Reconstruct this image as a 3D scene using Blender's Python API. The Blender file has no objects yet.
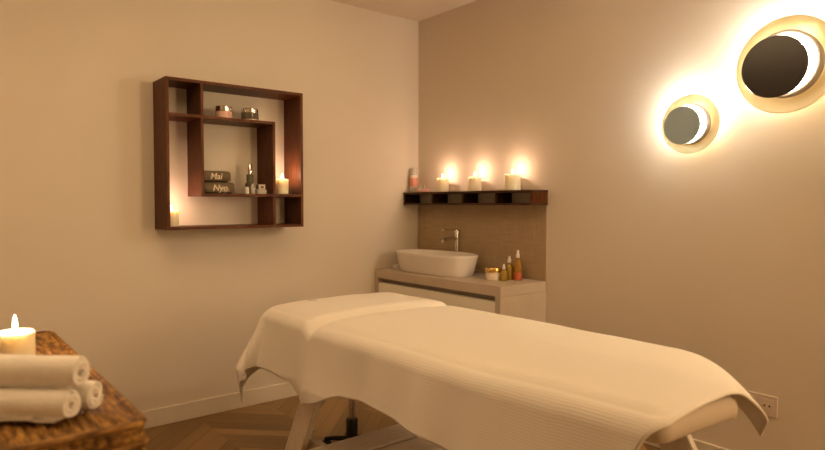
import bpy, bmesh, math, random
from math import sin, cos, pi, radians, exp, sqrt, floor
from mathutils import Vector, Matrix, noise
random.seed(4)

# ------------------------------------------------------------------ camera, world, exposure, large lights
scene = bpy.context.scene
C = scene.collection
F_PX = 611.5
YAW, PITCH = radians(50.93), radians(2.02)
cam_d = bpy.data.cameras.new('camera')
cam = bpy.data.objects.new('camera', cam_d)
C.objects.link(cam)
cam.location = (-2.9324, -3.5419, 1.2488)
fw = Vector((cos(PITCH) * cos(YAW), cos(PITCH) * sin(YAW), -sin(PITCH)))
cam.rotation_euler = fw.to_track_quat('-Z', 'Y').to_euler()
cam_d.sensor_fit = 'HORIZONTAL'
cam_d.sensor_width = 36
cam_d.lens = F_PX * 36 / 825
cam_d.clip_start = 0.02
cam_d.dof.use_dof = True
cam_d.dof.focus_distance = 2.9
cam_d.dof.aperture_fstop = 2.6
scene.camera = cam

w = bpy.data.worlds.new('world'); scene.world = w
w.use_nodes = True
w.node_tree.nodes['Background'].inputs[0].default_value = (1.0, 0.62, 0.33, 1)
w.node_tree.nodes['Background'].inputs[1].default_value = 0.02

vs = scene.view_settings
vs.view_transform = 'Standard'; vs.look = 'None'; vs.gamma = 1; vs.use_curve_mapping = False
vs.exposure = 0.0

WARM = (1.0, 0.68, 0.365)
LAMPC = (1.0, 0.985, 0.94)
CANDLE = (1.0, 0.62, 0.43)

def area_light(name, loc, target, sx, sy, power, col):
    l = bpy.data.lights.new(name, 'AREA'); l.shape = 'RECTANGLE'; l.size = sx; l.size_y = sy
    l.energy = power; l.color = col
    o = bpy.data.objects.new(name, l); C.objects.link(o); o.location = loc
    o.rotation_euler = (Vector(target) - Vector(loc)).to_track_quat('-Z', 'Y').to_euler()
    return o
# dimmed ceiling lighting out of view, then an added fill from behind the camera
area_light('ceiling_light', (-2.45, -1.85, 2.57), (-2.45, -1.85, 0), 1.6, 1.6, 23, WARM)
area_light('left_wall_fill', (-0.24, -5.45, 1.7), (-2.4, 0, 1.7), 0.35, 1.7, 44, WARM)  # added fill to brighten the left wall, no doorway stands here

H = 2.6

# ------------------------------------------------------------------ materials
def mat(name, col, rough=0.6, metal=0.0, bump=0.0, bscale=60.0, var=0.0, vscale=8.0, spec=None, trans=0.0, sss=0.0,
        emit=None, estr=0.0, stretch=None, col2=None, alpha=None):
    m = bpy.data.materials.new(name); m.use_nodes = True
    nt = m.node_tree; N = nt.nodes; L = nt.links
    b = N['Principled BSDF']
    b.inputs['Base Color'].default_value = (*col, 1)
    b.inputs['Roughness'].default_value = rough
    b.inputs['Metallic'].default_value = metal
    if spec is not None: b.inputs['Specular IOR Level'].default_value = spec
    if trans: b.inputs['Transmission Weight'].default_value = trans
    if sss:
        b.inputs['Subsurface Weight'].default_value = sss
        b.inputs['Subsurface Radius'].default_value = (0.018, 0.018, 0.018)
        b.inputs['Subsurface Scale'].default_value = 1.0
    if emit:
        b.inputs['Emission Color'].default_value = (*emit, 1); b.inputs['Emission Strength'].default_value = estr
    tc = N.new('ShaderNodeTexCoord'); mp = N.new('ShaderNodeMapping')
    L.new(tc.outputs['Object'], mp.inputs[0])
    if stretch: mp.inputs['Scale'].default_value = stretch
    if var or col2:
        n = N.new('ShaderNodeTexNoise'); n.inputs['Scale'].default_value = vscale; n.inputs['Detail'].default_value = 5
        L.new(mp.outputs[0], n.inputs['Vector'])
        r = N.new('ShaderNodeValToRGB')
        c2 = col2 if col2 else tuple(max(0, c * (1 - var)) for c in col)
        r.color_ramp.elements[0].position = 0.3; r.color_ramp.elements[1].position = 0.7
        r.color_ramp.elements[0].color = (*c2, 1)
        r.color_ramp.elements[1].color = (*(tuple(min(1, c * (1 + var)) for c in col)), 1)
        L.new(n.outputs['Fac'], r.inputs[0]); L.new(r.outputs[0], b.inputs['Base Color'])
    if bump:
        n2 = N.new('ShaderNodeTexNoise'); n2.inputs['Scale'].default_value = bscale; n2.inputs['Detail'].default_value = 4
        L.new(mp.outputs[0], n2.inputs['Vector'])
        bp = N.new('ShaderNodeBump'); bp.inputs['Strength'].default_value = bump; bp.inputs['Distance'].default_value = 0.01
        L.new(n2.outputs['Fac'], bp.inputs['Height']); L.new(bp.outputs[0], b.inputs['Normal'])
    return m

M = {}
M['wall'] = mat('wall_paint', (0.74, 0.66, 0.545), 0.85, bump=0.05, bscale=40, var=0.02, vscale=2)
M['ceiling'] = mat('ceiling_paint', (0.82, 0.715, 0.58), 0.9, bump=0.03)
M['trim'] = mat('trim_paint', (0.76, 0.685, 0.57), 0.45, var=0.02)
M['walnut'] = mat('dark_walnut', (0.14, 0.042, 0.008), 0.42, spec=0.18, col2=(0.062, 0.015, 0.003), vscale=9, stretch=(9, 9, 1), bump=0.08, bscale=30)
M['walnut_h'] = mat('dark_walnut_horizontal', (0.14, 0.042, 0.008), 0.42, spec=0.18, col2=(0.062, 0.015, 0.003), vscale=9, stretch=(1, 9, 9), bump=0.08, bscale=30)
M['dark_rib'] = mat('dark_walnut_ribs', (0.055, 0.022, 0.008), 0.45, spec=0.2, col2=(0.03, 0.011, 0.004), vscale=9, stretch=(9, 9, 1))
M['walnut_y'] = mat('dark_walnut_lengthwise', (0.085, 0.036, 0.014), 0.45, spec=0.2, col2=(0.038, 0.015, 0.006), vscale=9, stretch=(9, 1, 9), bump=0.08, bscale=30)
M['wax'] = mat('candle_wax', (0.95, 0.85, 0.64), 0.5, sss=0.8, var=0.03, vscale=12)
M['wick'] = mat('charred_wick', (0.03, 0.02, 0.015), 0.9)
M['flame'] = mat('candle_flame', (1, 0.8, 0.5), 0.5, emit=(1.0, 0.70, 0.36), estr=28)
M['towel'] = mat('white_terry', (0.93, 0.88, 0.79), 0.95, bump=0.35, bscale=260, var=0.05, vscale=40)
M['hem_cotton'] = mat('hem_cotton', (0.87, 0.82, 0.73), 0.9, bump=0.2, bscale=300)
M['olive'] = mat('olive_terry', (0.20, 0.15, 0.085), 0.95, bump=0.8, bscale=300, var=0.15, vscale=120)
M['thread'] = mat('cream_embroidery', (0.85, 0.75, 0.60), 0.8)
M['white_lacquer'] = mat('white_lacquer', (0.93, 0.88, 0.78), 0.35, var=0.01)
M['taupe'] = mat('taupe_laminate', (0.59, 0.495, 0.385), 0.42, var=0.05, vscale=6)
M['recess'] = mat('recess_laminate', (0.30, 0.25, 0.20), 0.6)
M['ceramic'] = mat('white_ceramic', (0.84, 0.79, 0.72), 0.12, var=0.01)
M['chrome'] = mat('chrome', (0.72, 0.70, 0.68), 0.14, metal=1.0)
M['silver'] = mat('polished_silver', (0.82, 0.78, 0.72), 0.12, metal=1.0)
M['gold'] = mat('gold_metal', (0.85, 0.58, 0.20), 0.2, metal=1.0)
M['black'] = mat('black_plastic', (0.012, 0.011, 0.011), 0.4)
M['dark_cap'] = mat('dark_cap', (0.05, 0.025, 0.018), 0.3)
M['pink_glass'] = mat('pink_cream_glass', (0.80, 0.50, 0.40), 0.15, var=0.03)
M['green_glass'] = mat('grey_green_glass', (0.13, 0.115, 0.075), 0.12, var=0.05)
M['white_plastic'] = mat('white_plastic', (0.82, 0.76, 0.68), 0.35)
M['salmon'] = mat('salmon_label', (0.76, 0.34, 0.23), 0.5)
M['rose'] = mat('rose_glass', (0.64, 0.38, 0.30), 0.15)
M['amber'] = mat('amber_oil', (0.55, 0.28, 0.03), 0.08, trans=0.45)
M['yellow'] = mat('yellow_oil', (0.54, 0.36, 0.05), 0.08, trans=0.45)
M['red_label'] = mat('red_label', (0.50, 0.10, 0.03), 0.4)
M['clear'] = mat('frosted_glass', (0.85, 0.80, 0.72), 0.2, trans=0.5)
M['cream'] = mat('cream_glass', (0.78, 0.66, 0.50), 0.25)
M['wood_white'] = mat('whitewashed_wood', (0.80, 0.71, 0.60), 0.5, var=0.06, vscale=10, stretch=(6, 6, 1), bump=0.05)
M['wood_white_x'] = mat('whitewashed_wood_slat', (0.80, 0.71, 0.60), 0.5, var=0.06, vscale=10, stretch=(1, 6, 6), bump=0.05)
M['vinyl'] = mat('cream_vinyl', (0.62, 0.52, 0.40), 0.5, bump=0.05, bscale=200)
M['disc'] = mat('black_lacquered_disc', (0.018, 0.015, 0.014), 0.22, spec=0.7)
M['disc_reflect'] = mat('disc_painted_reflection', (0.40, 0.56, 0.70), 0.32)  # blue-grey base colour paints the bright reflection on the smaller disc
M['ring'] = mat('taupe_lamp_ring', (0.26, 0.22, 0.19), 0.45)
M['diffuser'] = mat('lamp_diffuser', (1, 0.9, 0.75), 0.5, emit=(1.0, 0.80, 0.52), estr=260)
M['ledring'] = mat('lamp_led_ring', (1, 0.9, 0.75), 0.5, emit=(1.0, 0.76, 0.48), estr=20)
M['outlet'] = mat('beige_outlet_plastic', (0.72, 0.62, 0.52), 0.4)
M['hole'] = mat('socket_hole', (0.03, 0.025, 0.02), 0.6)

def dish_material():
    m = bpy.data.materials.new('gold_glass_dish'); m.use_nodes = True
    nt = m.node_tree; N = nt.nodes; L = nt.links
    b = N['Principled BSDF']
    b.inputs['Base Color'].default_value = (0.90, 0.80, 0.56, 1); b.inputs['Roughness'].default_value = 0.25
    t = N.new('ShaderNodeBsdfTranslucent'); t.inputs[0].default_value = (0.97, 0.91, 0.70, 1)
    mx = N.new('ShaderNodeMixShader'); mx.inputs[0].default_value = 0.30
    L.new(b.outputs[0], mx.inputs[1]); L.new(t.outputs[0], mx.inputs[2])
    L.new(mx.outputs[0], N['Material Output'].inputs['Surface'])
    return m
M['dish'] = dish_material()

def math_node(nt, op, a, b=None):
    n = nt.nodes.new('ShaderNodeMath'); n.operation = op
    for i, v in enumerate((a, b)):
        if v is None: continue
        if hasattr(v, 'is_linked'): nt.links.new(v, n.inputs[i])
        else: n.inputs[i].default_value = v
    return n.outputs[0]

def floor_material():                       # oak boards laid in a chevron
    m = bpy.data.materials.new('chevron_oak'); m.use_nodes = True
    nt = m.node_tree; N = nt.nodes; L = nt.links; b = N['Principled BSDF']
    tc = N.new('ShaderNodeTexCoord'); sp = N.new('ShaderNodeSeparateXYZ'); L.new(tc.outputs['Object'], sp.inputs[0])
    x, y = sp.outputs[0], sp.outputs[1]
    bw, pw = 0.42, 0.115
    q = math_node(nt, 'DIVIDE', x, bw)
    band = math_node(nt, 'FLOOR', q)
    tri = math_node(nt, 'PINGPONG', q, 1.0)
    v = math_node(nt, 'ADD', y, math_node(nt, 'MULTIPLY', tri, bw))
    pq = math_node(nt, 'DIVIDE', v, pw)
    pid = math_node(nt, 'FLOOR', pq)
    fr = math_node(nt, 'FRACT', pq)
    cb = N.new('ShaderNodeCombineXYZ'); L.new(band, cb.inputs[0]); L.new(pid, cb.inputs[1])
    wn = N.new('ShaderNodeTexWhiteNoise'); wn.noise_dimensions = '3D'; L.new(cb.outputs[0], wn.inputs['Vector'])
    # grain along the plank
    cb2 = N.new('ShaderNodeCombineXYZ'); L.new(math_node(nt, 'MULTIPLY', tri, 1.2), cb2.inputs[0])
    L.new(math_node(nt, 'MULTIPLY', v, 40.0), cb2.inputs[1]); L.new(wn.outputs['Value'], cb2.inputs[2])
    gn = N.new('ShaderNodeTexNoise'); gn.inputs['Scale'].default_value = 1.5; gn.inputs['Detail'].default_value = 6
    L.new(cb2.outputs[0], gn.inputs['Vector'])
    mixv = math_node(nt, 'ADD', math_node(nt, 'MULTIPLY', wn.outputs['Value'], 0.6), math_node(nt, 'MULTIPLY', gn.outputs['Fac'], 0.5))
    r = N.new('ShaderNodeValToRGB')
    r.color_ramp.elements[0].position = 0.15; r.color_ramp.elements[0].color = (0.135, 0.072, 0.022, 1)
    r.color_ramp.elements[1].position = 0.95; r.color_ramp.elements[1].color = (0.36, 0.215, 0.078, 1)
    L.new(mixv, r.inputs[0])
    seam = math_node(nt, 'LESS_THAN', math_node(nt, 'PINGPONG', fr, 0.5), 0.018)
    mx = N.new('ShaderNodeMix'); mx.data_type = 'RGBA'
    L.new(seam, mx.inputs[0]); L.new(r.outputs[0], mx.inputs[6]); mx.inputs[7].default_value = (0.06, 0.03, 0.012, 1)
    L.new(mx.outputs[2], b.inputs['Base Color']); b.inputs['Roughness'].default_value = 0.42
    return m
M['floor'] = floor_material()

def splash_material():                      # small woven-look grey-beige panel
    m = bpy.data.materials.new('linen_look_panel'); m.use_nodes = True
    nt = m.node_tree; N = nt.nodes; L = nt.links; b = N['Principled BSDF']
    tc = N.new('ShaderNodeTexCoord')
    hs = []
    for st in ((1, 4, 90), (1, 90, 4)):
        mp = N.new('ShaderNodeMapping'); mp.inputs['Scale'].default_value = st
        L.new(tc.outputs['Object'], mp.inputs[0])
        n = N.new('ShaderNodeTexNoise'); n.inputs['Scale'].default_value = 1.5; n.inputs['Detail'].default_value = 3
        L.new(mp.outputs[0], n.inputs['Vector']); hs.append(n.outputs['Fac'])
    s = math_node(nt, 'MULTIPLY', math_node(nt, 'ADD', hs[0], hs[1]), 0.5)
    r = N.new('ShaderNodeValToRGB')
    r.color_ramp.elements[0].position = 0.3; r.color_ramp.elements[0].color = (0.34, 0.245, 0.14, 1)
    r.color_ramp.elements[1].position = 0.7; r.color_ramp.elements[1].color = (0.50, 0.375, 0.225, 1)
    L.new(s, r.inputs[0]); L.new(r.outputs[0], b.inputs['Base Color']); b.inputs['Roughness'].default_value = 0.6
    bp = N.new('ShaderNodeBump'); bp.inputs['Strength'].default_value = 0.15; bp.inputs['Distance'].default_value = 0.004
    L.new(s, bp.inputs['Height']); L.new(bp.outputs[0], b.inputs['Normal'])
    return m
M['splash'] = splash_material()

def sheet_material():
    m = bpy.data.materials.new('ribbed_white_cotton'); m.use_nodes = True
    nt = m.node_tree; N = nt.nodes; L = nt.links; b = N['Principled BSDF']
    b.inputs['Base Color'].default_value = (0.86, 0.81, 0.72, 1); b.inputs['Roughness'].default_value = 0.92
    uv = N.new('ShaderNodeUVMap'); uv.uv_map = 'cloth'
    sp = N.new('ShaderNodeSeparateXYZ'); L.new(uv.outputs[0], sp.inputs[0])
    nz = N.new('ShaderNodeTexNoise'); nz.inputs['Scale'].default_value = 6; L.new(uv.outputs[0], nz.inputs['Vector'])
    u = math_node(nt, 'ADD', sp.outputs[0], math_node(nt, 'MULTIPLY', nz.outputs['Fac'], 0.012))
    rib = math_node(nt, 'SINE', math_node(nt, 'MULTIPLY', u, 2 * pi / 0.0085))
    fine = N.new('ShaderNodeTexNoise'); fine.inputs['Scale'].default_value = 350; L.new(uv.outputs[0], fine.inputs['Vector'])
    h = math_node(nt, 'ADD', math_node(nt, 'MULTIPLY', rib, 0.5), math_node(nt, 'MULTIPLY', fine.outputs['Fac'], 0.6))
    bp = N.new('ShaderNodeBump'); bp.inputs['Strength'].default_value = 0.12; bp.inputs['Distance'].default_value = 0.004
    L.new(h, bp.inputs['Height']); L.new(bp.outputs[0], b.inputs['Normal'])
    t = N.new('ShaderNodeBsdfTranslucent'); t.inputs[0].default_value = (0.85, 0.70, 0.52, 1)
    mx = N.new('ShaderNodeMixShader'); mx.inputs[0].default_value = 0.08
    L.new(b.outputs[0], mx.inputs[1]); L.new(t.outputs[0], mx.inputs[2])
    L.new(mx.outputs[0], N['Material Output'].inputs['Surface'])
    return m
M['sheet'] = sheet_material()

def wicker_material(name, st):
    m = bpy.data.materials.new(name); m.use_nodes = True
    nt = m.node_tree; N = nt.nodes; L = nt.links; b = N['Principled BSDF']
    tc = N.new('ShaderNodeTexCoord'); mp = N.new('ShaderNodeMapping'); mp.inputs['Scale'].default_value = st
    L.new(tc.outputs['Object'], mp.inputs[0])
    n = N.new('ShaderNodeTexNoise'); n.inputs['Scale'].default_value = 1.0; n.inputs['Detail'].default_value = 4
    n.inputs['Roughness'].default_value = 0.65
    L.new(mp.outputs[0], n.inputs['Vector'])
    r = N.new('ShaderNodeValToRGB'); e = r.color_ramp.elements
    e[0].position = 0.33; e[0].color = (0.045, 0.020, 0.007, 1)
    e[1].position = 0.68; e[1].color = (0.47, 0.255, 0.062, 1)
    k = e.new(0.5); k.color = (0.21, 0.100, 0.022, 1)
    L.new(n.outputs['Fac'], r.inputs[0]); L.new(r.outputs[0], b.inputs['Base Color']); b.inputs['Roughness'].default_value = 0.6; b.inputs['Specular IOR Level'].default_value = 0.2
    bp = N.new('ShaderNodeBump'); bp.inputs['Strength'].default_value = 0.5; bp.inputs['Distance'].default_value = 0.004
    L.new(n.outputs['Fac'], bp.inputs['Height']); L.new(bp.outputs[0], b.inputs['Normal'])
    return m
M['wicker'] = wicker_material('woven_rattan', (75, 16, 75))
M['wicker_x'] = wicker_material('woven_rattan_band', (16, 75, 75))

# ------------------------------------------------------------------ mesh helpers
def box(bm, x0, x1, y0, y1, z0, z1, bev=0.0, rot=None):
    r = bmesh.ops.create_cube(bm, size=1.0)
    vs_ = r['verts']
    bmesh.ops.scale(bm, vec=(abs(x1 - x0), abs(y1 - y0), abs(z1 - z0)), verts=vs_)
    if bev:
        es = list({e for v in vs_ for e in v.link_edges})
        rr = bmesh.ops.bevel(bm, geom=es, offset=bev, segments=2, affect='EDGES', profile=0.6)
        vs_ = list({v for f in rr['faces'] for v in f.verts} | {v for v in vs_ if v.is_valid})
    if rot is not None: bmesh.ops.transform(bm, matrix=rot, verts=vs_)
    bmesh.ops.translate(bm, vec=((x0 + x1) / 2, (y0 + y1) / 2, (z0 + z1) / 2), verts=vs_)
    return vs_

def lathe(bm, prof, seg=32, mtx=None):      # profile of (radius, height) about +Z
    rings = []
    new = []
    for r, z in prof:
        if r < 1e-6:
            v = bm.verts.new((0, 0, z)); rings.append([v]); new.append(v)
        else:
            ring = [bm.verts.new((r * cos(2 * pi * i / seg), r * sin(2 * pi * i / seg), z)) for i in range(seg)]
            rings.append(ring); new += ring
    for a, b in zip(rings, rings[1:]):
        for i in range(seg):
            j = (i + 1) % seg
            if len(a) == 1 and len(b) == 1: continue
            if len(a) == 1: bm.faces.new((a[0], b[j], b[i]))
            elif len(b) == 1: bm.faces.new((a[i], a[j], b[0]))
            else: bm.faces.new((a[i], a[j], b[j], b[i]))
    if mtx is not None: bmesh.ops.transform(bm, matrix=mtx, verts=new)
    return new

def tube(bm, pts, rad, seg=12):
    rings = []
    pts = [Vector(p) for p in pts]
    for i, p in enumerate(pts):
        d = (pts[min(i + 1, len(pts) - 1)] - pts[max(i - 1, 0)]).normalized()
        a = d.cross(Vector((0, 0, 1)))
        if a.length < 1e-3: a = Vector((1, 0, 0))
        a.normalize(); b2 = d.cross(a)
        rr = rad[i] if isinstance(rad, (list, tuple)) else rad
        rings.append([bm.verts.new(p + a * rr * cos(2 * pi * k / seg) + b2 * rr * sin(2 * pi * k / seg)) for k in range(seg)])
    for A, B in zip(rings, rings[1:]):
        for k in range(seg):
            bm.faces.new((A[k], A[(k + 1) % seg], B[(k + 1) % seg], B[k]))
    bm.faces.new(list(reversed(rings[0]))); bm.faces.new(rings[-1])

def obj(name, bm, m, parent=None, smooth=False, angle=0.6):
    bmesh.ops.recalc_face_normals(bm, faces=bm.faces)
    me = bpy.data.meshes.new(name); bm.to_mesh(me); bm.free()
    if smooth:
        for p in me.polygons: p.use_smooth = True
        try: me.set_sharp_from_angle(angle=angle)
        except Exception: pass
    if m: me.materials.append(m)
    o = bpy.data.objects.new(name, me); C.objects.link(o)
    if parent: o.parent = parent
    return o

def B(*boxes, bev=0.0):
    bm = bmesh.new()
    for b in boxes: box(bm, *b, bev=bev)
    return bm
def Lb(prof, seg=32, mtx=None):
    bm = bmesh.new(); lathe(bm, prof, seg, mtx); return bm

def tag(o, label, cat, group=None, kind=None):
    if label: o['label'] = label
    if cat: o['category'] = cat
    if group: o['group'] = group
    if kind: o['kind'] = kind
    return o
def thing(name, label, cat, loc=(0, 0, 0), rz=0.0, group=None):
    o = bpy.data.objects.new(name, None); o.empty_display_size = 0.05
    C.objects.link(o); o.location = loc; o.rotation_euler = (0, 0, rz)
    return tag(o, label, cat, group)
def struct(name, bm, m, label=None):
    o = obj(name, bm, m); o['kind'] = 'structure'
    if label: o['label'] = label
    return o
def dup(root, loc, rz=None, label=None):
    r = root.copy(); C.objects.link(r); r.location = loc
    if rz is not None: r.rotation_euler = (0, 0, rz)
    if label: r['label'] = label
    for ch in list(root.children):
        c = ch.copy(); C.objects.link(c); c.parent = r
        for g in list(ch.children):
            d = g.copy(); C.objects.link(d); d.parent = c
    return r

# ------------------------------------------------------------------ the room
XW, YW = -4.6, -5.6
T = 0.1
struct('floor', B((XW, 0, YW, 0, -T, 0)), M['floor'], 'chevron oak floor')
struct('ceiling', B((XW - T, T, YW - T, T, H, H + T)), M['ceiling'], 'plain painted ceiling')
struct('wall_left', B((XW - T, T, 0, T, -T, H)), M['wall'], 'beige wall with the square shelf')
struct('wall_right', B((0, T, YW - T, 0, -T, H)), M['wall'], 'beige wall with the round lamps')
struct('wall_back', B((XW - T, 0, YW - T, YW, -T, H)), M['wall'], 'beige wall behind the photographer')
struct('wall_far_left', B((XW - T, XW, YW, 0, -T, H)), M['wall'], 'beige wall beyond the left edge of the photo')

def baseboard(name, x0, x1, y0, y1):
    bm = B((x0, x1, y0, y1, 0, 0.0985), bev=0.004)
    struct(name, bm, M['trim'], 'pale painted baseboard')
baseboard('baseboard_left', XW, -0.4025, -0.014, 0)
baseboard('baseboard_right', -0.014, 0, YW, -1.209)

# grey panel between the counter and the wall shelf
tag(obj('splashback_panel', B((-0.006, -0.0006, -1.206, -0.001, 0.783, 1.238), bev=0.001), M['splash']),
    'grey-beige linen-textured splashback panel behind the sink', 'panel')

# ------------------------------------------------------------------ massage table
TX0, TX1, TY0, TY1 = -1.645, -0.925, -2.83, -0.885
TZ = 0.755                                        # top of the padding
CREASE = -1.335
def padz(y):                                      # top of the padding along the table
    z = TZ
    if y > CREASE: z += 0.008
    z -= 0.030 * exp(-((y - CREASE) / 0.035) ** 2)
    return z
mt = thing('massage_table', 'whitewashed wooden massage table covered by a white ribbed sheet', 'massage table', ((TX0 + TX1) / 2, (TY0 + TY1) / 2, 0))
ox, oy = mt.location.x, mt.location.y
def rel(bm): bmesh.ops.translate(bm, vec=(-ox, -oy, 0), verts=bm.verts); return bm

def sstep(u): u = min(1.0, max(0.0, u)); return u * u * (3 - 2 * u)
def sag(x, y, z):
    q = sstep((-2.50 - y) / 0.42) * sstep((x + 1.35) / 0.4)
    k = sstep((-2.25 - y) / 0.55) * sstep((-1.25 - x) / 0.35)
    return x - 0.12 * q + 0.035 * k, y, z - 0.064 * q + 0.004 * k
def pad(x0, x1, y0, y1, z0, z1, rads, r=0.030):    # cushion with its own radius at each corner: far-head, near-head, near-foot, far-foot
    bm = bmesh.new(); rings = []
    prof = [(r, z0)] + [(r - r * sin(a), z0 + r - r * cos(a)) for a in (0.5, 1.0, pi / 2)] + [(r - r * cos(a), z1 - r + r * sin(a)) for a in (0, 0.5, 1.0, pi / 2)] + [(0.055, z1 + 0.002)]
    cs = ((x1, y1, -1, -1, 0), (x0, y1, 1, -1, pi / 2), (x0, y0, 1, 1, pi), (x1, y0, -1, 1, 1.5 * pi))
    for ins, z in prof:
        ring = []
        for (cx, cy, sx, sy, a0), R in zip(cs, rads):
            for i in range(9):
                a = a0 + pi / 2 * i / 8
                ring.append(bm.verts.new(sag(cx + sx * R + (R - ins) * cos(a), cy + sy * R + (R - ins) * sin(a), z)))
        rings.append(ring)
    n = len(rings[0])
    for A, B_ in zip(rings, rings[1:]):
        for i in range(n): bm.faces.new((A[i], A[(i + 1) % n], B_[(i + 1) % n], B_[i]))
    bm.faces.new(list(reversed(rings[0]))); bm.faces.new(rings[-1])
    return bm
RF = 0.30
obj('head_cushion', rel(pad(TX0, TX1, CREASE + 0.012, TY1, 0.675, TZ + 0.001, (0.07,) * 4)), M['vinyl'], mt, True)
obj('body_cushion', rel(pad(TX0, TX1, TY0, CREASE - 0.012, 0.675, TZ - 0.006, (0.07, 0.07, 0.05, RF))), M['vinyl'], mt, True)
obj('frame', rel(B((-1.60, -1.571, TY0 + 0.22, TY1 - 0.03, 0.595, 0.664), (-0.979, -0.95, TY0 + 0.22, TY1 - 0.03, 0.595, 0.664),
                   (-1.5705, -0.9795, TY0 + 0.22, TY0 + 0.245, 0.595, 0.664), (-1.5705, -0.9795, TY1 - 0.055, TY1 - 0.03, 0.595, 0.664),
                   (-1.5705, -0.9795, -1.40, -1.32, 0.60, 0.664),
                   bev=0.003)), M['wood_white'], mt)
def leg(xa, xb, yb, yt, wy=0.135, zt=0.655):      # slanted board leg
    bm = bmesh.new()
    hb = wy / 2
    V = [bm.verts.new((x, y, z)) for x in (xa, xb) for (y, z) in ((yb - hb, 0), (yb + hb, 0), (yt + hb, zt), (yt - hb, zt))]
    bm.faces.new(V[:4]); bm.faces.new(V[4:])
    for i in range(4):
        j = (i + 1) % 4
        bm.faces.new((V[i], V[j], V[4 + j], V[4 + i]))
    bmesh.ops.bevel(bm, geom=list(bm.edges), offset=0.003, segments=2, affect='EDGES')
    return rel(bm)
LX = [(-1.632, -1.602), (-0.948, -0.918)]
for xa, xb in LX:
    obj('leg', leg(xa, xb, -1.005, -1.365), M['wood_white'], mt)
    obj('leg', leg(xa, xb, -2.745, -2.385), M['wood_white'], mt)
for xa, xb in ((-1.571, -1.541), (-1.009, -0.979)):
    obj('rail', rel(B((xa, xb, -2.60, -1.10, 0.125, 0.183), bev=0.003)), M['wood_white'], mt)
yy = -1.272
while yy - 0.165 > -2.50:
    obj('shelf_slat', rel(B((-1.66, -0.89, yy - 0.160, yy, 0.183, 0.203), bev=0.004)), M['wood_white_x'], mt)
    yy -= 0.187

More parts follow.
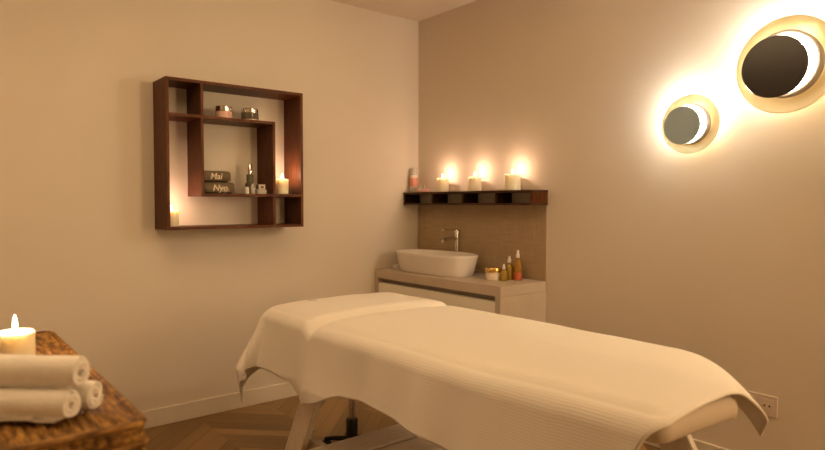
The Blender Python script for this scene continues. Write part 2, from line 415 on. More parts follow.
# white sheet laid over the table
NS, NT_ = 170, 280
HANG = [(-3.0, .31), (-2.6, .285), (-2.1, .246), (-1.9, .230), (-1.70, .242), (-1.45, .325), (-1.34, .325), (-1.24, .285), (-1.1, .275), (-0.9, .27), (-0.5, .27)]
def hang(t):
    for (a, ha), (b, hb) in zip(HANG, HANG[1:]):
        if a <= t <= b:
            u = (t - a) / (b - a); u = u * u * (3 - 2 * u)
            return ha + (hb - ha) * u
    return 0.27
def build_sheet():
    me = bpy.data.meshes.new('bed_sheet')
    hx1, hy1 = 0.125, 0.30                      # overhang: far side, head end
    X0, X1, Y1, Y0 = TX0 - 0.004, TX1 + 0.004, TY1 + 0.004, TY0 - 0.004
    XM, YM = (X0 + X1) / 2, (Y0 + Y1) / 2
    verts, uvs, faces = [], [], []
    for j in range(NT_ + 1):
        v = j / NT_
        for i in range(NS + 1):
            tg = Y0 + (Y1 + hy1 - Y0) * v
            s = X0 - hang(tg) + (X1 - X0 + hang(tg) + hx1) * i / NS
            ds = X0 - s if s < X0 else (s - X1 if s > X1 else 0)
            yend = Y0 - 0.010
            if s < X0: yend += 0.55 * ds
            elif s > X1: yend += 0.10 * ds
            t = yend + (Y1 + hy1 - yend) * v
            rc = RF if (s > XM and t < YM) else (0.045 if t < YM else 0.07)
            qx = min(max(s, X0 + rc), X1 - rc); qy = min(max(t, Y0 + rc), Y1 - rc)
            dx, dy = s - qx, t - qy
            d = sqrt(dx * dx + dy * dy)
            nx, ny = (dx / d, dy / d) if d > 1e-6 else (0, 0)
            over = d - rc
            if over > 0: bx, by = qx + nx * rc, qy + ny * rc
            else: bx, by = s, t; over = 0
            inner = max(0.0, rc - d)              # distance in from the edge
            z0 = padz(by) + 0.009
            cx = (bx - XM) / (X1 - X0) * 2
            z0 += 0.012 * (1 - cx * cx) - 0.006
            z0 += 0.004 * noise.noise(Vector((s * 5, t * 4, 1.7)))
            z0 -= 0.010 * max(0.0, 1 - inner / 0.06) ** 2
            rb = 0.042
            if s > XM and t < YM: rb += 0.06 * min(1.0, abs(dx * dy) / max(d * d, 1e-9) * 2)
            arc = rb * pi / 2
            if over < arc:
                a = over / rb
                out, drop = rb * sin(a), rb * (1 - cos(a))
            else:
                out, drop = rb, rb + (over - arc)
            g = min(1.0, max(0.0, (over - 0.03) / 0.24))
            corner = abs(nx * ny) * 2                 # 1 on the corner's diagonal
            if s < XM:
                fold = 0.013 * sin(t * 12.0 + 0.6) + 0.008 * sin(t * 27.0 + 1.0) + 0.020 * noise.noise(Vector((t * 6, over * 3, 4.2)))
                fold *= 0.45 + 0.55 * min(1, max(0, (t + 2.4) / 1.0))
            else:
                fold = 0.010 * sin(t * 15.0) + 0.010 * noise.noise(Vector((t * 6, over * 3, 9.1)))
            if ny > 0.5: fold = 0.012 * sin(s * 20.0)
            out += g * (0.020 + fold) + 0.016 * g * g
            if corner > 0.02 and ny > 0:
                out += corner * g * 0.085
            x, y = bx + nx * out, by + ny * out
            if ny > 0 and s < XM: x -= 0.07 * corner * g; y -= 0.14 * corner * g
            z = z0 - drop
            x, y, z = sag(x, y, z)
            verts.append((x - ox, y - oy, z)); uvs.append((s, t))
    W = NS + 1
    for j in range(NT_):
        for i in range(NS):
            a = j * W + i
            faces.append((a, a + 1, a + W + 1, a + W))
    me.from_pydata(verts, [], faces)
    uvl = me.uv_layers.new(name='cloth')
    for lp in me.loops: uvl.data[lp.index].uv = uvs[lp.vertex_index]
    for p in me.polygons: p.use_smooth = True
    me.materials.append(M['sheet'])
    o = bpy.data.objects.new('bed_sheet', me); C.objects.link(o)
    o.location = (ox, oy, 0)
    bm = bmesh.new()
    tube(bm, [(vx, vy, vz + 0.001) for vx, vy, vz in verts[8:NS - 4:2]], 0.0036, 8)
    obj('hem', bm, M['hem_cotton'], o, True)
    md = o.modifiers.new('thickness', 'SOLIDIFY'); md.thickness = 0.004; md.offset = 1
    return o
sheet = tag(build_sheet(), 'white ribbed cotton sheet draped over the massage table', 'sheet')

# face slit on the head end, its shade a dark lens laid on the sheet
bm = bmesh.new()
lathe(bm, [(0, 0.0015), (0.5, 0.001), (1, 0), (0.5, -0.001), (0, -0.0015)], 20, Matrix.Diagonal((0.030, 0.010, 1, 1)))
fs = obj('face_slit_shade', bm, M['recess'], sheet); fs.location = (-1.45 - ox, -0.955 - oy, 0.781); fs.rotation_euler = (0, 0, -0.5)

# ------------------------------------------------------------------ gas-lift stool under the table
st = thing('rolling_stool', 'black gas-lift rolling stool tucked under the massage table', 'stool', (-1.257, -0.995, 0))
obj('column_sleeve', Lb([(0, 0.045), (0.030, 0.045), (0.028, 0.06), (0.030, 0.168), (0.026, 0.175), (0, 0.175)], 24), M['black'], st, True)
obj('gas_lift_rod', Lb([(0, 0.175), (0.018, 0.175), (0.018, 0.45), (0, 0.45)], 20), M['chrome'], st, True)
obj('seat', Lb([(0, 0.45), (0.155, 0.45), (0.17, 0.465), (0.172, 0.50), (0.16, 0.52), (0.1, 0.527), (0, 0.528)], 36), M['black'], st, True)
for k in range(5):
    a = k * 2 * pi / 5 + radians(133)
    bm = bmesh.new()
    tube(bm, [(0.01 * cos(a), 0.01 * sin(a), 0.068), (0.09 * cos(a), 0.09 * sin(a), 0.066), (0.135 * cos(a), 0.135 * sin(a), 0.062)], [0.015, 0.012, 0.009])
    s_ = obj('base_spoke', bm, M['black'], st, True)
    cp = Matrix.Translation((0.135 * cos(a), 0.135 * sin(a), 0.026)) @ Matrix.Rotation(a, 4, 'Z') @ Matrix.Rotation(pi / 2, 4, 'X')
    bm = bmesh.new()
    for zz in (-0.014, 0.014):
        lathe(bm, [(0, zz - 0.009), (0.022, zz - 0.009), (0.026, zz - 0.005), (0.026, zz + 0.005), (0.022, zz + 0.009), (0, zz + 0.009)], 20, cp)
    lathe(bm, [(0, 0.026), (0.008, 0.026), (0.008, 0.066), (0, 0.066)], 12, Matrix.Translation((0.135 * cos(a), 0.135 * sin(a), 0)))
    obj('castor', bm, M['black'], s_, True)

# ------------------------------------------------------------------ square pinwheel wall shelf
SX, SZ, SW, SD = -1.9029, 1.1065, 0.8105, 0.2178
TB = 0.0165
sh = thing('wall_shelf', 'square dark wood wall shelf with pinwheel dividers on the left wall', 'shelf', (SX + SW / 2, 0, SZ))
def rs(bm): bmesh.ops.translate(bm, vec=(-(SX + SW / 2), 0, -SZ), verts=bm.verts); return bm
V1, V2 = -1.7105, -1.284
H1, H2 = 1.7215, 1.2965
y0, y1 = -SD, -0.0005
obj('side_panel', rs(B((SX, SX + TB, y0, y1, SZ, SZ + SW), bev=0.0012)), M['walnut'], sh)
obj('side_panel', rs(B((SX + SW - TB, SX + SW, y0, y1, SZ, SZ + SW), bev=0.0012)), M['walnut'], sh)
obj('top_board', rs(B((SX + TB, SX + SW - TB, y0, y1, SZ + SW - TB, SZ + SW), bev=0.0012)), M['walnut_h'], sh)
obj('bottom_board', rs(B((SX + TB, SX + SW - TB, y0, y1, SZ, SZ + TB), bev=0.0012)), M['walnut_h'], sh)
h = TB / 2
obj('divider', rs(B((V1 - h, V1 + h, y0 + 0.001, y1, H2 - h, SZ + SW - TB), bev=0.0012)), M['walnut'], sh)
obj('divider', rs(B((V2 - h, V2 + h, y0 + 0.001, y1, SZ + TB, H1 + h), bev=0.0012)), M['walnut'], sh)
obj('shelf_board', rs(B((SX + TB, V1 - h, y0 + 0.001, y1, H1 - h, H1 + h), bev=0.0012)), M['walnut_h'], sh)
obj('shelf_board', rs(B((V1 + h, V2 - h, y0 + 0.001, y1, H1 - h, H1 + h), bev=0.0012)), M['walnut_h'], sh)
obj('shelf_board', rs(B((V1 + h, V2 - h, y0 + 0.001, y1, H2 - h, H2 + h), bev=0.0012)), M['walnut_h'], sh)
obj('shelf_board', rs(B((V2 + h, SX + SW - TB, y0 + 0.001, y1, H2 - h, H2 + h), bev=0.0012)), M['walnut_h'], sh)
ZH1, ZH2, ZB = H1 + h, H2 + h, SZ + TB

# ------------------------------------------------------------------ candles
def candle(loc, r, hgt, power, label, group=None, fl=0.028):
    c = thing('pillar_candle', label, 'candle', loc, 0, group)
    obj('wax_body', Lb([(0, 0), (r - 0.002, 0), (r, 0.002), (r, hgt - 0.004), (r - 0.003, hgt), (r * 0.75, hgt - 0.003), (0.006, hgt - 0.006), (0, hgt - 0.006)], 40), M['wax'], c, True)
    obj('wick', Lb([(0, hgt - 0.006), (0.0014, hgt - 0.006), (0.0012, hgt + 0.006), (0, hgt + 0.006)], 8), M['wick'], c)
    fr = fl * 0.15
    f = obj('flame', Lb([(0, hgt + 0.003), (fr * 0.7, hgt + 0.003 + fl * 0.1), (fr, hgt + 0.003 + fl * 0.3), (fr * 0.75, hgt + 0.003 + fl * 0.55), (fr * 0.3, hgt + 0.003 + fl * 0.85), (0, hgt + 0.003 + fl)], 16), M['flame'], c, True)
    f.visible_shadow = True
    l = bpy.data.lights.new('flame_light', 'POINT'); l.energy = power; l.color = CANDLE; l.shadow_soft_size = 0.008
    lo = bpy.data.objects.new('flame_light', l); C.objects.link(lo); lo.parent = c; lo.location = (0, 0, hgt + 0.003 + fl * 0.95)
    return c
candle((-1.847, -0.115, ZB), 0.036, 0.088, 1.5, 'lit cream candle on the bottom board of the square wall shelf')
candle((-1.192, -0.135, ZH2), 0.0385, 0.092, 1.5, 'lit cream candle on the right ledge of the square wall shelf')

# ------------------------------------------------------------------ things on the square shelf
j1 = thing('cream_jar', 'pink glass cream jar with silver lid on the square shelf', 'jar', (-1.551, -0.12, ZH1))
obj('jar_body', Lb([(0, 0), (0.044, 0), (0.047, 0.003), (0.047, 0.042), (0.044, 0.044), (0, 0.044)]), M['pink_glass'], j1, True)
obj('lid', Lb([(0, 0.044), (0.0475, 0.044), (0.048, 0.046), (0.048, 0.071), (0.046, 0.073), (0, 0.073)]), M['silver'], j1, True)
j2 = thing('cream_jar', 'grey-green glass cream jar with silver lid on the square shelf', 'jar', (-1.391, -0.12, ZH1))
obj('jar_base', Lb([(0, 0), (0.046, 0), (0.048, 0.002), (0.048, 0.012), (0, 0.012)]), M['cream'], j2, True)
obj('jar_body', Lb([(0, 0.012), (0.049, 0.012), (0.050, 0.014), (0.050, 0.050), (0, 0.050)]), M['green_glass'], j2, True)
obj('lid', Lb([(0, 0.050), (0.0495, 0.050), (0.050, 0.052), (0.050, 0.071), (0.048, 0.073), (0, 0.073)]), M['silver'], j2, True)

def folded_towel(label, loc, L_, hz, d, text, ts, tx, tz):
    t = thing('rolled_towel', label, 'towel', loc, 0)
    bm = bmesh.new()
    # flattened spiral roll along X with soft rounded ends
    n, m_ = 36, 28
    rings = []
    for i in range(n + 1):
        u = i / n; x = (u - 0.5) * L_
        e = min(u, 1 - u) * L_
        k = 1.0 if e > 0.02 else sqrt(max(0.0, 1 - ((0.02 - e) / 0.02) ** 2)) * 0.42 + 0.58
        ring = []
        for q in range(m_):
            a = 2 * pi * q / m_
            cy = (d / 2) * math.copysign(abs(cos(a)) ** 0.75, cos(a)); cz = (hz / 2) * math.copysign(abs(sin(a)) ** 0.75, sin(a))
            w_ = 1 + 0.03 * noise.noise(Vector((x * 30, a * 1.2, hz * 100)))
            ring.append(bm.verts.new((x, cy * k * w_, hz / 2 + cz * k * min(w_, 1.0))))
        rings.append(ring)
    for A, B_ in zip(rings, rings[1:]):
        for q in range(m_): bm.faces.new((A[q], A[(q + 1) % m_], B_[(q + 1) % m_], B_[q]))
    bm.faces.new(rings[0]); bm.faces.new(rings[-1])
    obj('towel_roll', bm, M['olive'], t, True)
    bm = bmesh.new()                                  # the outer wrap's edge
    tube(bm, [(-L_ * 0.47 + L_ * 0.94 * i / 14, -d * 0.44, hz * 0.16 + 0.001 * sin(i * 1.9)) for i in range(15)], 0.0035, 8)
    obj('fold_edge', bm, M['olive'], t, True)
    cu = bpy.data.curves.new('embroidery_text', 'FONT'); cu.body = text; cu.size = ts; cu.extrude = 0.0012; cu.shear = 0.2
    cu.align_x = 'CENTER'; cu.offset = 0.0006
    tmp = bpy.data.objects.new('tmp_text', cu); C.objects.link(tmp)
    dg = bpy.context.evaluated_depsgraph_get()
    me = bpy.data.meshes.new_from_object(tmp.evaluated_get(dg))
    bpy.data.objects.remove(tmp)
    me.name = 'embroidery'; me.materials.clear(); me.materials.append(M['thread'])
    o = bpy.data.objects.new('embroidery', me); C.objects.link(o); o.parent = t
    o.rotation_euler = (pi / 2, 0, 0); o.location = (tx, -d / 2 - 0.0005, tz)
    return t, o
tw1, _ = folded_towel('lower rolled olive towel with cream lettering, square wall shelf', (-1.600, -0.13, ZH2), 0.186, 0.066, 0.105, 'Nyo', 0.048, 0.000, 0.016)
bm = bmesh.new(); tube(bm, [(0.029 + 0.022 * cos(a), -0.0535, 0.026 + 0.018 * sin(a)) for a in [pi * (0.95 + 1.1 * i / 12) for i in range(13)]], 0.0017, 6)
obj('embroidery', bm, M['thread'], tw1, True)
folded_towel('upper rolled olive towel reading Mai, stacked on the lower one', (-1.612, -0.13, ZH2 + 0.0655), 0.168, 0.064, 0.100, 'Mai', 0.048, -0.010, 0.015)

sb = thing('spray_bottle', 'tall grey-green pump bottle with silver cap on square shelf', 'bottle', (-1.389, -0.11, ZH2))
obj('bottle_body', Lb([(0, 0), (0.0200, 0), (0.0212, 0.002), (0.0212, 0.112), (0.017, 0.117), (0, 0.117)]), M['green_glass'], sb, True)
obj('cap', Lb([(0, 0.117), (0.013, 0.117), (0.013, 0.174), (0.011, 0.177), (0, 0.177)]), M['silver'], sb, True)
lb = thing('dropper_bottle', 'tiny white bottle with dark cap beside the grey-green pump bottle', 'bottle', (-1.4335, -0.165, ZH2))
obj('bottle_body', Lb([(0, 0), (0.0125, 0), (0.0135, 0.002), (0.0135, 0.034), (0.009, 0.040), (0, 0.040)]), M['white_plastic'], lb, True)
obj('cap', Lb([(0, 0.040), (0.009, 0.040), (0.009, 0.060), (0.007, 0.062), (0, 0.062)]), M['dark_cap'], lb, True)
tb = thing('cosmetic_tube', 'small white flacon standing before the grey-green pump bottle', 'bottle', (-1.403, -0.178, ZH2))
obj('bottle_body', Lb([(0, 0), (0.0115, 0), (0.012, 0.002), (0.012, 0.044), (0.008, 0.050), (0, 0.050)]), M['clear'], tb, True)
obj('cap', Lb([(0, 0.050), (0.007, 0.050), (0.007, 0.059), (0, 0.059)]), M['silver'], tb, True)
sq = thing('square_jar', 'small square glass jar with silver top on the square shelf', 'jar', (-1.347, -0.165, ZH2))
obj('jar_body', B((-0.027, 0.027, -0.022, 0.022, 0, 0.026), bev=0.003), M['clear'], sq)
obj('lid', B((-0.022, 0.022, -0.018, 0.018, 0.026, 0.056), bev=0.002), M['silver'], sq)
obj('label', B((-0.010, 0.012, -0.0188, -0.0182, 0.033, 0.046)), M['dark_cap'], sq)

# ------------------------------------------------------------------ long wall shelf over the sink
WD, WL, WZ1, WZ0 = 0.1457, 1.2147, 1.3286, 1.2385
ws = thing('wall_shelf', 'long narrow dark wood shelf with open bays above the sink', 'shelf', (-WD / 2, -WL / 2, WZ0))
def rw(bm): bmesh.ops.translate(bm, vec=(WD / 2, WL / 2, -WZ0), verts=bm.verts); return bm
obj('top_board', rw(B((-WD, -0.0005, -WL, -0.001, WZ1 - 0.014, WZ1), bev=0.0012)), M['walnut_y'], ws)
obj('bottom_board', rw(B((-WD, -0.0005, -WL, -0.001, WZ0, WZ0 + 0.012), bev=0.0012)), M['walnut_y'], ws)
def ribbed(ya, yb):
    bm = bmesh.new(); n = 9
    box(bm, -WD + 0.003, -0.0005, ya + 0.003, yb - 0.003, WZ0 + 0.012, WZ1 - 0.014)
    for i in range(n):
        xc = -WD + 0.006 + (WD - 0.012) * (i + 0.5) / n
        box(bm, xc - 0.005, xc + 0.005, ya, ya + 0.004, WZ0 + 0.012, WZ1 - 0.014, bev=0.001)
    return rw(bm)
for ya in (-WL, -0.932, -0.632, -0.330, -0.020):
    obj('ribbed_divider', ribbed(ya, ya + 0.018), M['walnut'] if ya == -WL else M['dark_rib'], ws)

c1 = candle((-0.075, -0.355, WZ1), 0.043, 0.094, 1.05, 'lit cream candle nearest the corner on the long shelf', 'candles on the long shelf')
c2 = candle((-0.075, -0.672, WZ1), 0.044, 0.094, 1.05, 'middle lit cream candle on the long shelf above the sink', 'candles on the long shelf')
c3 = candle((-0.075, -0.999, WZ1), 0.050, 0.098, 1.05, 'lit cream candle at the long shelf end farthest from the corner', 'candles on the long shelf')
wb = thing('lotion_bottle', 'white lotion bottle with salmon label at the corner end of long shelf', 'bottle', (-0.075, -0.040, WZ1))
obj('bottle_body', Lb([(0, 0), (0.028, 0), (0.030, 0.003), (0.030, 0.118), (0.024, 0.128), (0, 0.128)]), M['white_plastic'], wb, True)
obj('label', Lb([(0.0303, 0.045), (0.0306, 0.046), (0.0306, 0.108), (0.0303, 0.109)]), M['salmon'], wb, True)
obj('cap', Lb([(0, 0.128), (0.021, 0.128), (0.021, 0.178), (0.019, 0.182), (0, 0.182)]), M['clear'], wb, True)
wj = thing('cosmetic_jar', 'low rose jar with a silver knob lid beside the lotion bottle', 'jar', (-0.080, -0.150, WZ1))
obj('jar_body', Lb([(0, 0), (0.054, 0), (0.057, 0.003), (0.057, 0.020), (0.05, 0.025), (0, 0.025)]), M['rose'], wj, True)
obj('lid', Lb([(0, 0.025), (0.024, 0.025), (0.024, 0.055), (0.021, 0.058), (0, 0.058)]), M['silver'], wj, True)

# ------------------------------------------------------------------ vanity cabinet, counter, sink
CD, CL, CZ = 0.4014, 1.2061, 0.7816
va = thing('vanity_cabinet', 'taupe vanity cabinet with white drawer fronts under the sink', 'cabinet', (-CD / 2, -CL / 2, 0))
def rv(bm): bmesh.ops.translate(bm, vec=(CD / 2, CL / 2, 0), verts=bm.verts); return bm
XF = -CD
obj('side_panel', rv(B((XF, -0.0005, -CL, -CL + 0.043, 0, CZ - 0.060), bev=0.002)), M['taupe'], va)
obj('side_panel', rv(B((XF, -0.0005, -0.036, -0.001, 0, CZ - 0.060), bev=0.002)), M['taupe'], va)
obj('carcass', rv(B((XF + 0.045, -0.0005, -CL + 0.043, -0.036, 0.08, CZ - 0.060))), M['recess'], va)
obj('plinth', rv(B((XF + 0.06, XF + 0.044, -CL + 0.043, -0.036, 0, 0.08))), M['taupe'], va)
ym = -0.595
for a, b in ((-CL + 0.0445, ym - 0.0015), (ym + 0.0015, -0.0375)):
    for z0, z1 in ((0.395, 0.690), (0.085, 0.380)):
        obj('drawer_front', rv(B((XF + 0.004, XF + 0.044, a, b, z0, z1), bev=0.002)), M['white_lacquer'], va)
tag(obj('countertop', B((XF - 0.0005, -0.0065, -CL - 0.0005, -0.001, CZ - 0.059, CZ), bev=0.002), M['taupe']),
    'taupe slab countertop under the oval sink basin', 'countertop')

bs = thing('sink_basin', 'white oval ceramic vessel basin on the taupe countertop', 'sink', (-0.222, -0.445, CZ))
def basin():
    bm = bmesh.new(); n = 2.5; seg = 64
    prof = [(0.0, 0, 0), (0.55, 0, 0), (0.80, 0, 0.0), (0.84, 0, 0.008), (0.90, 0, 0.055), (0.975, 0, 0.115), (1.0, 0, 0.132), (0.995, 0, 0.136), (0.975, 0, 0.136),
            (0.955, 0, 0.130), (0.90, 0, 0.075), (0.80, 0, 0.035), (0.55, 0, 0.020), (0.1, 0, 0.014), (0.0, 0, 0.014)]
    A, Bx = 0.168, 0.352
    rings = []
    for k, _, z in prof:
        if k == 0: rings.append([bm.verts.new((0, 0, z))]); continue
        ring = []
        for i in range(seg):
            a = 2 * pi * i / seg
            ring.append(bm.verts.new((A * (k - (1 - k) * 0.12) * math.copysign(abs(cos(a)) ** (2 / n), cos(a)), Bx * (1 - (1 - k) * 0.55 if k > 0.7 else k * 1.1) * math.copysign(abs(sin(a)) ** (2 / n), sin(a)), z)))
        rings.append(ring)
    for P, Q in zip(rings, rings[1:]):
        for i in range(seg):
            j = (i + 1) % seg
            if len(P) == 1: bm.faces.new((P[0], Q[j], Q[i]))
            elif len(Q) == 1: bm.faces.new((P[i], P[j], Q[0]))
            else: bm.faces.new((P[i], P[j], Q[j], Q[i]))
    return bm
obj('bowl', basin(), M['ceramic'], bs, True, 0.9)
obj('drain', Lb([(0, 0.014), (0.022, 0.014), (0.022, 0.017), (0.018, 0.019), (0, 0.018)], 24), M['chrome'], bs, True)

fa = thing('faucet', 'tall chrome mixer tap standing behind the white basin', 'faucet', (-0.028, -0.452, CZ))
obj('column', Lb([(0, 0), (0.020, 0), (0.020, 0.006), (0.017, 0.010), (0.016, 0.262), (0, 0.262)], 28), M['chrome'], fa, True)
bm = bmesh.new(); tube(bm, [(-0.012, 0, 0.222), (-0.06, 0.004, 0.226), (-0.115, 0.008, 0.216), (-0.128, 0.009, 0.204)], [0.013, 0.013, 0.012, 0.011], 14)
obj('spout', bm, M['chrome'], fa, True)
bm = bmesh.new(); lathe(bm, [(0, 0.262), (0.021, 0.262), (0.021, 0.280), (0.017, 0.288), (0, 0.288)], 24)
box(bm, -0.130, 0.0, -0.011, 0.011, 0.282, 0.291, bev=0.002)
obj('lever', bm, M['chrome'], fa, True)

sp = thing('soap_bar', 'small white soap bar between basin and left wall', 'soap', (-0.215, -0.034, CZ), 0.1)
bm = B((-0.045, 0.045, -0.026, 0.026, 0, 0.022), bev=0.008)
obj('soap_block', bm, M['white_plastic'], sp, True)

gj = thing('cream_jar', 'cream glass jar with gold lid on the countertop', 'jar', (-0.195, -0.958, CZ))
obj('jar_body', Lb([(0, 0), (0.046, 0), (0.050, 0.004), (0.050, 0.044), (0.045, 0.049), (0, 0.049)]), M['cream'], gj, True)
obj('lid', Lb([(0, 0.049), (0.050, 0.049), (0.051, 0.051), (0.051, 0.072), (0.049, 0.075), (0, 0.075)]), M['gold'], gj, True)
def oil(loc, r, hb, hp, m, label, red=False):
    o = thing('oil_bottle', label, 'bottle', loc)
    obj('bottle_body', Lb([(0, 0), (r * 0.93, 0), (r, 0.003), (r, hb * 0.72), (r * 0.8, hb * 0.85), (r * 0.42, hb * 0.93), (r * 0.42, hb), (0, hb)]), m, o, True)
    obj('cap', Lb([(0, hb), (r * 0.46, hb), (r * 0.46, hb + hp * 0.5), (r * 0.28, hb + hp * 0.55), (r * 0.28, hb + hp), (0, hb + hp)], 20), M['white_plastic'], o, True)
    if red: obj('label', Lb([(r * 1.005, 0.004), (r * 1.015, 0.005), (r * 1.015, 0.048), (r * 1.005, 0.049)]), M['red_label'], o, True)
    return o
oil((-0.185, -1.032, CZ), 0.022, 0.070, 0.030, M['yellow'], 'shortest yellow oil bottle with white cap, nearest the gold-lid jar')
oil((-0.115, -1.014, CZ), 0.026, 0.105, 0.038, M['yellow'], 'medium yellow oil bottle standing behind the shortest one')
oil((-0.100, -1.068, CZ), 0.025, 0.137, 0.046, M['amber'], 'tallest amber oil bottle with red base on the countertop', True)

# ------------------------------------------------------------------ round wall lamps
RX = Matrix.Rotation(-pi / 2, 4, 'Y')             # +Z of a lathe -> -X (out of the wall)
def wall_lamp(loc, s, label, disc_mat, power, dy, dz):
    l = thing('wall_lamp', label, 'lamp', loc, 0, 'round eclipse wall lamps')
    D = lambda prof: [(r * s, z * s) for r, z in prof]
    obj('wall_mount', Lb(D([(0, 0.001), (0.055, 0.001), (0.055, 0.050), (0, 0.050)]), 32, RX), M['ring'], l, True)
    obj('led_ring', Lb(D([(0.0555, 0.030), (0.066, 0.030), (0.066, 0.046), (0.0555, 0.046)]), 40, RX), M['ledring'], l, True)
    obj('glass_dish', Lb(D([(0, 0.0505), (0.10, 0.0505), (0.135, 0.054), (0.144, 0.060), (0.145, 0.062), (0.143, 0.063), (0.134, 0.058), (0.10, 0.0545), (0, 0.0545)]), 64, RX), M['dish'], l, True)
    obj('ring', Lb(D([(0.073, 0.055), (0.0985, 0.055), (0.0985, 0.086), (0.096, 0.088), (0.090, 0.086), (0.0735, 0.060)]), 64, RX), M['ring'], l, True)
    obj('diffuser', Lb(D([(0, 0.055), (0.0728, 0.055), (0.0728, 0.061), (0, 0.063)]), 48, RX), M['diffuser'], l, True)
    T_ = Matrix.Translation((0, dy * s, dz * s)) @ RX
    obj('stem', Lb(D([(0, 0.063), (0.012, 0.063), (0.012, 0.120), (0, 0.120)]), 20, T_), M['ring'], l, True)
    obj('front_disc', Lb(D([(0, 0.120), (0.088, 0.120), (0.0908, 0.122), (0.0908, 0.126), (0.088, 0.129), (0, 0.130)]), 64, T_), disc_mat, l, True)
    for k in range(6):
        a = k * pi / 3
        li = bpy.data.lights.new('lamp_light', 'POINT'); li.energy = power / 6 * 3.2 * (0.5 + 0.5 * (0.42 * cos(a) + 0.907 * sin(a))) ** 3; li.color = LAMPC; li.shadow_soft_size = 0.010
        lo = bpy.data.objects.new('lamp_light', li); C.objects.link(lo); lo.parent = l
        lo.location = (-0.038 * s, 0.095 * s * cos(a), 0.095 * s * sin(a))
    return l
wall_lamp((-0.0005, -2.102, 1.626), 0.98, 'smaller round wall lamp with a grey reflection painted on its front disc', M['disc_reflect'], 7.0, 0.009, -0.010)
wall_lamp((-0.0005, -2.523, 1.830), 1.40, 'larger round wall lamp with a black front disc', M['disc'], 9.5, 0.011, -0.013)

# ------------------------------------------------------------------ outlet
ol = thing('wall_outlet', 'beige double wall outlet low on the right wall', 'outlet', (0, -2.430, 0.348))
obj('cover_plate', B((-0.009, -0.0003, -0.058, 0.10, -0.047, 0.047), bev=0.003), M['outlet'], ol)
for yc in (-0.016, 0.055):
    so = obj('socket', B((-0.0105, -0.0092, yc - 0.028, yc + 0.028, -0.030, 0.030), bev=0.0005), M['outlet'], ol)
    bm = bmesh.new()
    for dy_ in (-0.010, 0.010):
        lathe(bm, [(0, 0), (0.0045, 0), (0.0045, 0.0006), (0, 0.0006)], 12, Matrix.Translation((-0.0106, yc + dy_, 0)) @ RX)
    obj('socket_hole', bm, M['hole'], so)

# ------------------------------------------------------------------ wicker chest in the foreground
KX0, KX1, KY0, KY1, KZ = -3.22, -2.603, -2.372, -1.33, 0.85
wk = thing('wicker_chest', 'brown woven rattan chest in the left foreground', 'chest', ((KX0 + KX1) / 2, (KY0 + KY1) / 2, 0))
kx, ky = wk.location.x, wk.location.y
def rk(bm): bmesh.ops.translate(bm, vec=(-kx, -ky, 0), verts=bm.verts); return bm
def rrect(inset, r, n=6):
    x0, x1, y0, y1 = KX0 + inset, KX1 - inset, KY0 + inset, KY1 - inset
    pts = []
    for cx, cy, a0 in ((x1 - r, y1 - r, 0), (x0 + r, y1 - r, pi / 2), (x0 + r, y0 + r, pi), (x1 - r, y0 + r, 1.5 * pi)):
        for i in range(n + 1):
            a = a0 + (pi / 2) * i / n; pts.append((cx + r * cos(a), cy + r * sin(a)))
    return pts
def loop_tube(bm, pts, z, r, seg=8, twist=0.0):
    n = len(pts); rings = []
    for i in range(n):
        p = Vector((*pts[i], z)); d = Vector((pts[(i + 1) % n][0] - pts[i - 1][0], pts[(i + 1) % n][1] - pts[i - 1][1], 0)).normalized()
        nn = Vector((d.y, -d.x, 0))
        rings.append([bm.verts.new(p + nn * r * cos(2 * pi * k / seg) + Vector((0, 0, 1)) * r * sin(2 * pi * k / seg)) for k in range(seg)])
    for i in range(n):
        A, B_ = rings[i], rings[(i + 1) % n]
        for k in range(seg): bm.faces.new((A[k], A[(k + 1) % seg], B_[(k + 1) % seg], B_[k]))
# lid: woven top panel (height field of over-and-under strands) and two rims
def woven_panel(x0, x1, y0, y1, z, sx, sy, amp):
    bm = bmesh.new()
    nx, ny = int((x1 - x0) / sx * 4), int((y1 - y0) / sy * 4)
    g = []
    for j in range(ny + 1):
        row = []
        for i in range(nx + 1):
            x = x0 + (x1 - x0) * i / nx; y = y0 + (y1 - y0) * j / ny
            ix = floor((x - x0) / sx)
            hx = abs(sin(pi * (x - x0) / sx)) ** 0.6
            hv = 0.5 + 0.5 * sin(pi * (y - y0) / sy + pi * ix)
            edge = min(1, min(x - x0, x1 - x, y - y0, y1 - y) / 0.01)
            row.append(bm.verts.new((x, y, z + amp * (hx * (0.45 + 0.55 * hv)) * edge + 0.0015 * noise.noise(Vector((x * 40, y * 9, 0))))))
        g.append(row)
    for j in range(ny):
        for i in range(nx): bm.faces.new((g[j][i], g[j][i + 1], g[j + 1][i + 1], g[j + 1][i]))
    return bm
def solid_rrect(inset, r, z0, z1):
    bm = bmesh.new(); P = rrect(inset, r)
    lo = [bm.verts.new((x, y, z0)) for x, y in P]; hi = [bm.verts.new((x, y, z1)) for x, y in P]
    n = len(P)
    for i in range(n): bm.faces.new((lo[i], lo[(i + 1) % n], hi[(i + 1) % n], hi[i]))
    bm.faces.new(hi); bm.faces.new(list(reversed(lo)))
    return bm
lid = obj('lid', rk(solid_rrect(0.006, 0.025, 0.800, KZ - 0.006)), M['wicker'], wk, True)
obj('woven_top', rk(woven_panel(KX0 + 0.012, KX1 - 0.012, KY0 + 0.012, KY1 - 0.012, KZ - 0.0062, 0.016, 0.05, 0.006)), M['wicker'], lid, True)
bm = bmesh.new(); loop_tube(bm, rrect(0.008, 0.026), KZ - 0.007, 0.0075); obj('rim', rk(bm), M['wicker_x'], lid, True)
bm = bmesh.new(); loop_tube(bm, rrect(0.006, 0.026), 0.806, 0.008); obj('rim', rk(bm), M['wicker_x'], lid, True)
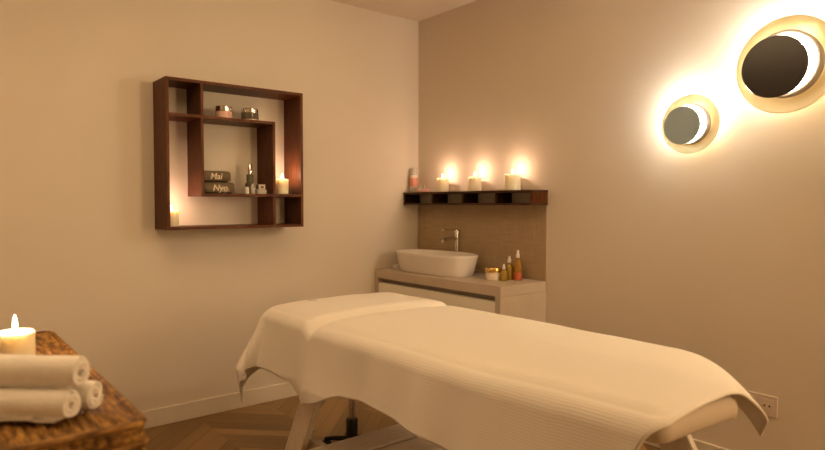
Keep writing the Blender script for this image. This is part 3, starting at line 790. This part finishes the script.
body = obj('body', rk(solid_rrect(0.012, 0.025, 0.03, 0.790)), M['wicker_x'], wk, True)
bm = bmesh.new()
for z in [0.785 - 0.020 * i for i in range(37)]:
    loop_tube(bm, [(x + 0.003 * sin(i * 2.1 + z * 90), y + 0.003 * cos(i * 2.1 + z * 90)) for i, (x, y) in enumerate(rrect(0.012, 0.026))], z, 0.0095, 6)
obj('woven_band', rk(bm), M['wicker_x'], body, True)
for fx in (KX0 + 0.05, KX1 - 0.05):
    for fy in (KY0 + 0.05, KY1 - 0.05):
        obj('foot', rk(Lb([(0, 0), (0.022, 0), (0.026, 0.03), (0, 0.03)], 16, Matrix.Translation((fx, fy, 0)))), M['black'], wk, True)

KT = KZ + 0.0015
candle((-2.748, -1.75, KT), 0.0425, 0.080, 2.6, 'lit cream pillar candle on the wicker chest behind white towels', fl=0.038)

# rolled white towels
def rolled(loc, rz, r, L_, label, sq_, ph, tongue=False):
    t = thing('rolled_towel', label, 'towel', loc, rz, 'white towels stacked on the wicker chest')
    turns, n = 2.9, 90
    th = r / (turns + 0.25)
    prof_o, prof_i = [], []
    for i in range(n + 1):
        a = i / n * turns * 2 * pi
        ro = 0.06 * th + th * (a / (2 * pi)) + th * 0.88; ri = ro - th * 0.90
        ro = min(ro, r)
        wob = 1 + 0.05 * sin(a * 1.0 + ph) + 0.02 * sin(a * 3 + ph)
        if i > n * 0.72: wob = 1 + (wob - 1) * 0.3
        for R, lst in ((ro, prof_o), (ri, prof_i)):
            lst.append((R * cos(a + ph) * wob, R * sin(a + ph) * wob * sq_))
    bm = bmesh.new()
    m_ = 26
    strips = []
    for q in range(m_ + 1):
        u = q / m_; x = -L_ + L_ * u
        e = min(1, (1 - u) * L_ / 0.008)
        rows = []
        for lst, sgn in ((prof_o, -1), (prof_i, 1)):
            row = []
            for i, (yy_, zz_) in enumerate(lst):
                j = 0.0012 * noise.noise(Vector((x * 25, i * 0.18, ph)))
                endx = 0.006 * noise.noise(Vector((i * 0.08, ph, 3))) * (u == 1 or u > 0.9)
                k = 1 + (sgn * 0.0 + (1 - e) * (-0.03 if sgn < 0 else 0.03))
                row.append(bm.verts.new((x + endx, yy_ * k + j, zz_ * k + j)))
            rows.append(row)
        strips.append(rows)
    for A, B_ in zip(strips, strips[1:]):
        for s_i in range(2):
            for i in range(n): bm.faces.new((A[s_i][i], A[s_i][i + 1], B_[s_i][i + 1], B_[s_i][i]))
        for i in (0, n): bm.faces.new((A[0][i], A[1][i], B_[1][i], B_[0][i]))
    for rows in (strips[0], strips[-1]):
        for i in range(n): bm.faces.new((rows[0][i], rows[0][i + 1], rows[1][i + 1], rows[1][i]))
    obj('towel_roll', bm, M['towel'], t, True, 1.2)
    if tongue:                                       # the loose end lying out on the chest
        bm = bmesh.new(); g_ = []
        for i in range(25):
            x = -L_ * 0.98 + L_ * 0.93 * i / 24
            row = []
            for k_ in range(6):
                f = k_ / 5
                yy_ = -0.002 - (0.026 + 0.004 * noise.noise(Vector((x * 40, 2, ph)))) * f
                zz_ = -r * sq_ + 0.0012 + 0.0035 * f * (0.6 + 0.5 * sin(x * 55)) + 0.0045 * max(0, f - 0.8)
                row.append((bm.verts.new((x, yy_, zz_)), bm.verts.new((x, yy_, zz_ + 0.004))))
            g_.append(row)
        for A, B_ in zip(g_, g_[1:]):
            for q in range(5):
                for w_ in (0, 1): bm.faces.new((A[q][w_], A[q + 1][w_], B_[q + 1][w_], B_[q][w_]))
            bm.faces.new((A[5][0], A[5][1], B_[5][1], B_[5][0]))
        obj('loose_end', bm, M['towel'], t, True)
    # frayed hem of the loose outer edge
    aend = turns * 2 * pi + ph
    bm = bmesh.new()
    pts = [(-L_ * 0.98 + L_ * 0.96 * i / 30, (r * 1.0) * cos(aend) + 0.002 * sin(i * 1.3), r * 0.97 * sin(aend) * sq_ + 0.0022 * sin(i * 0.9 + ph)) for i in range(31)]
    tube(bm, pts, [0.0028 + 0.0012 * sin(i * 2.2) for i in range(31)], 8)
    obj('hem', bm, M['towel'], t, True)
    return t
RZ = radians(-42)
r_ = 0.0275
ax = Vector((cos(RZ), sin(RZ), 0)); pr = Vector((-sin(RZ), cos(RZ), 0))
e0 = Vector((-2.718, -2.287, 0))
zb = KT + 0.0008
rolled(e0 + Vector((0, 0, zb + r_)), RZ, r_, 0.30, 'front lower white rolled towel on the wicker chest', 0.97, -1.75, True)
rolled(e0 + pr * 0.060 + ax * 0.009 + Vector((0, 0, zb + r_)), RZ, r_, 0.30, 'rear lower white rolled towel on the wicker chest', 0.97, 0.4)
rolled(e0 + pr * 0.026 + ax * 0.004 + Vector((0, 0, zb + r_ + 0.0540)), RZ, 0.0290, 0.31, 'top white rolled towel resting on two lower rolls', 1.0, -1.5)
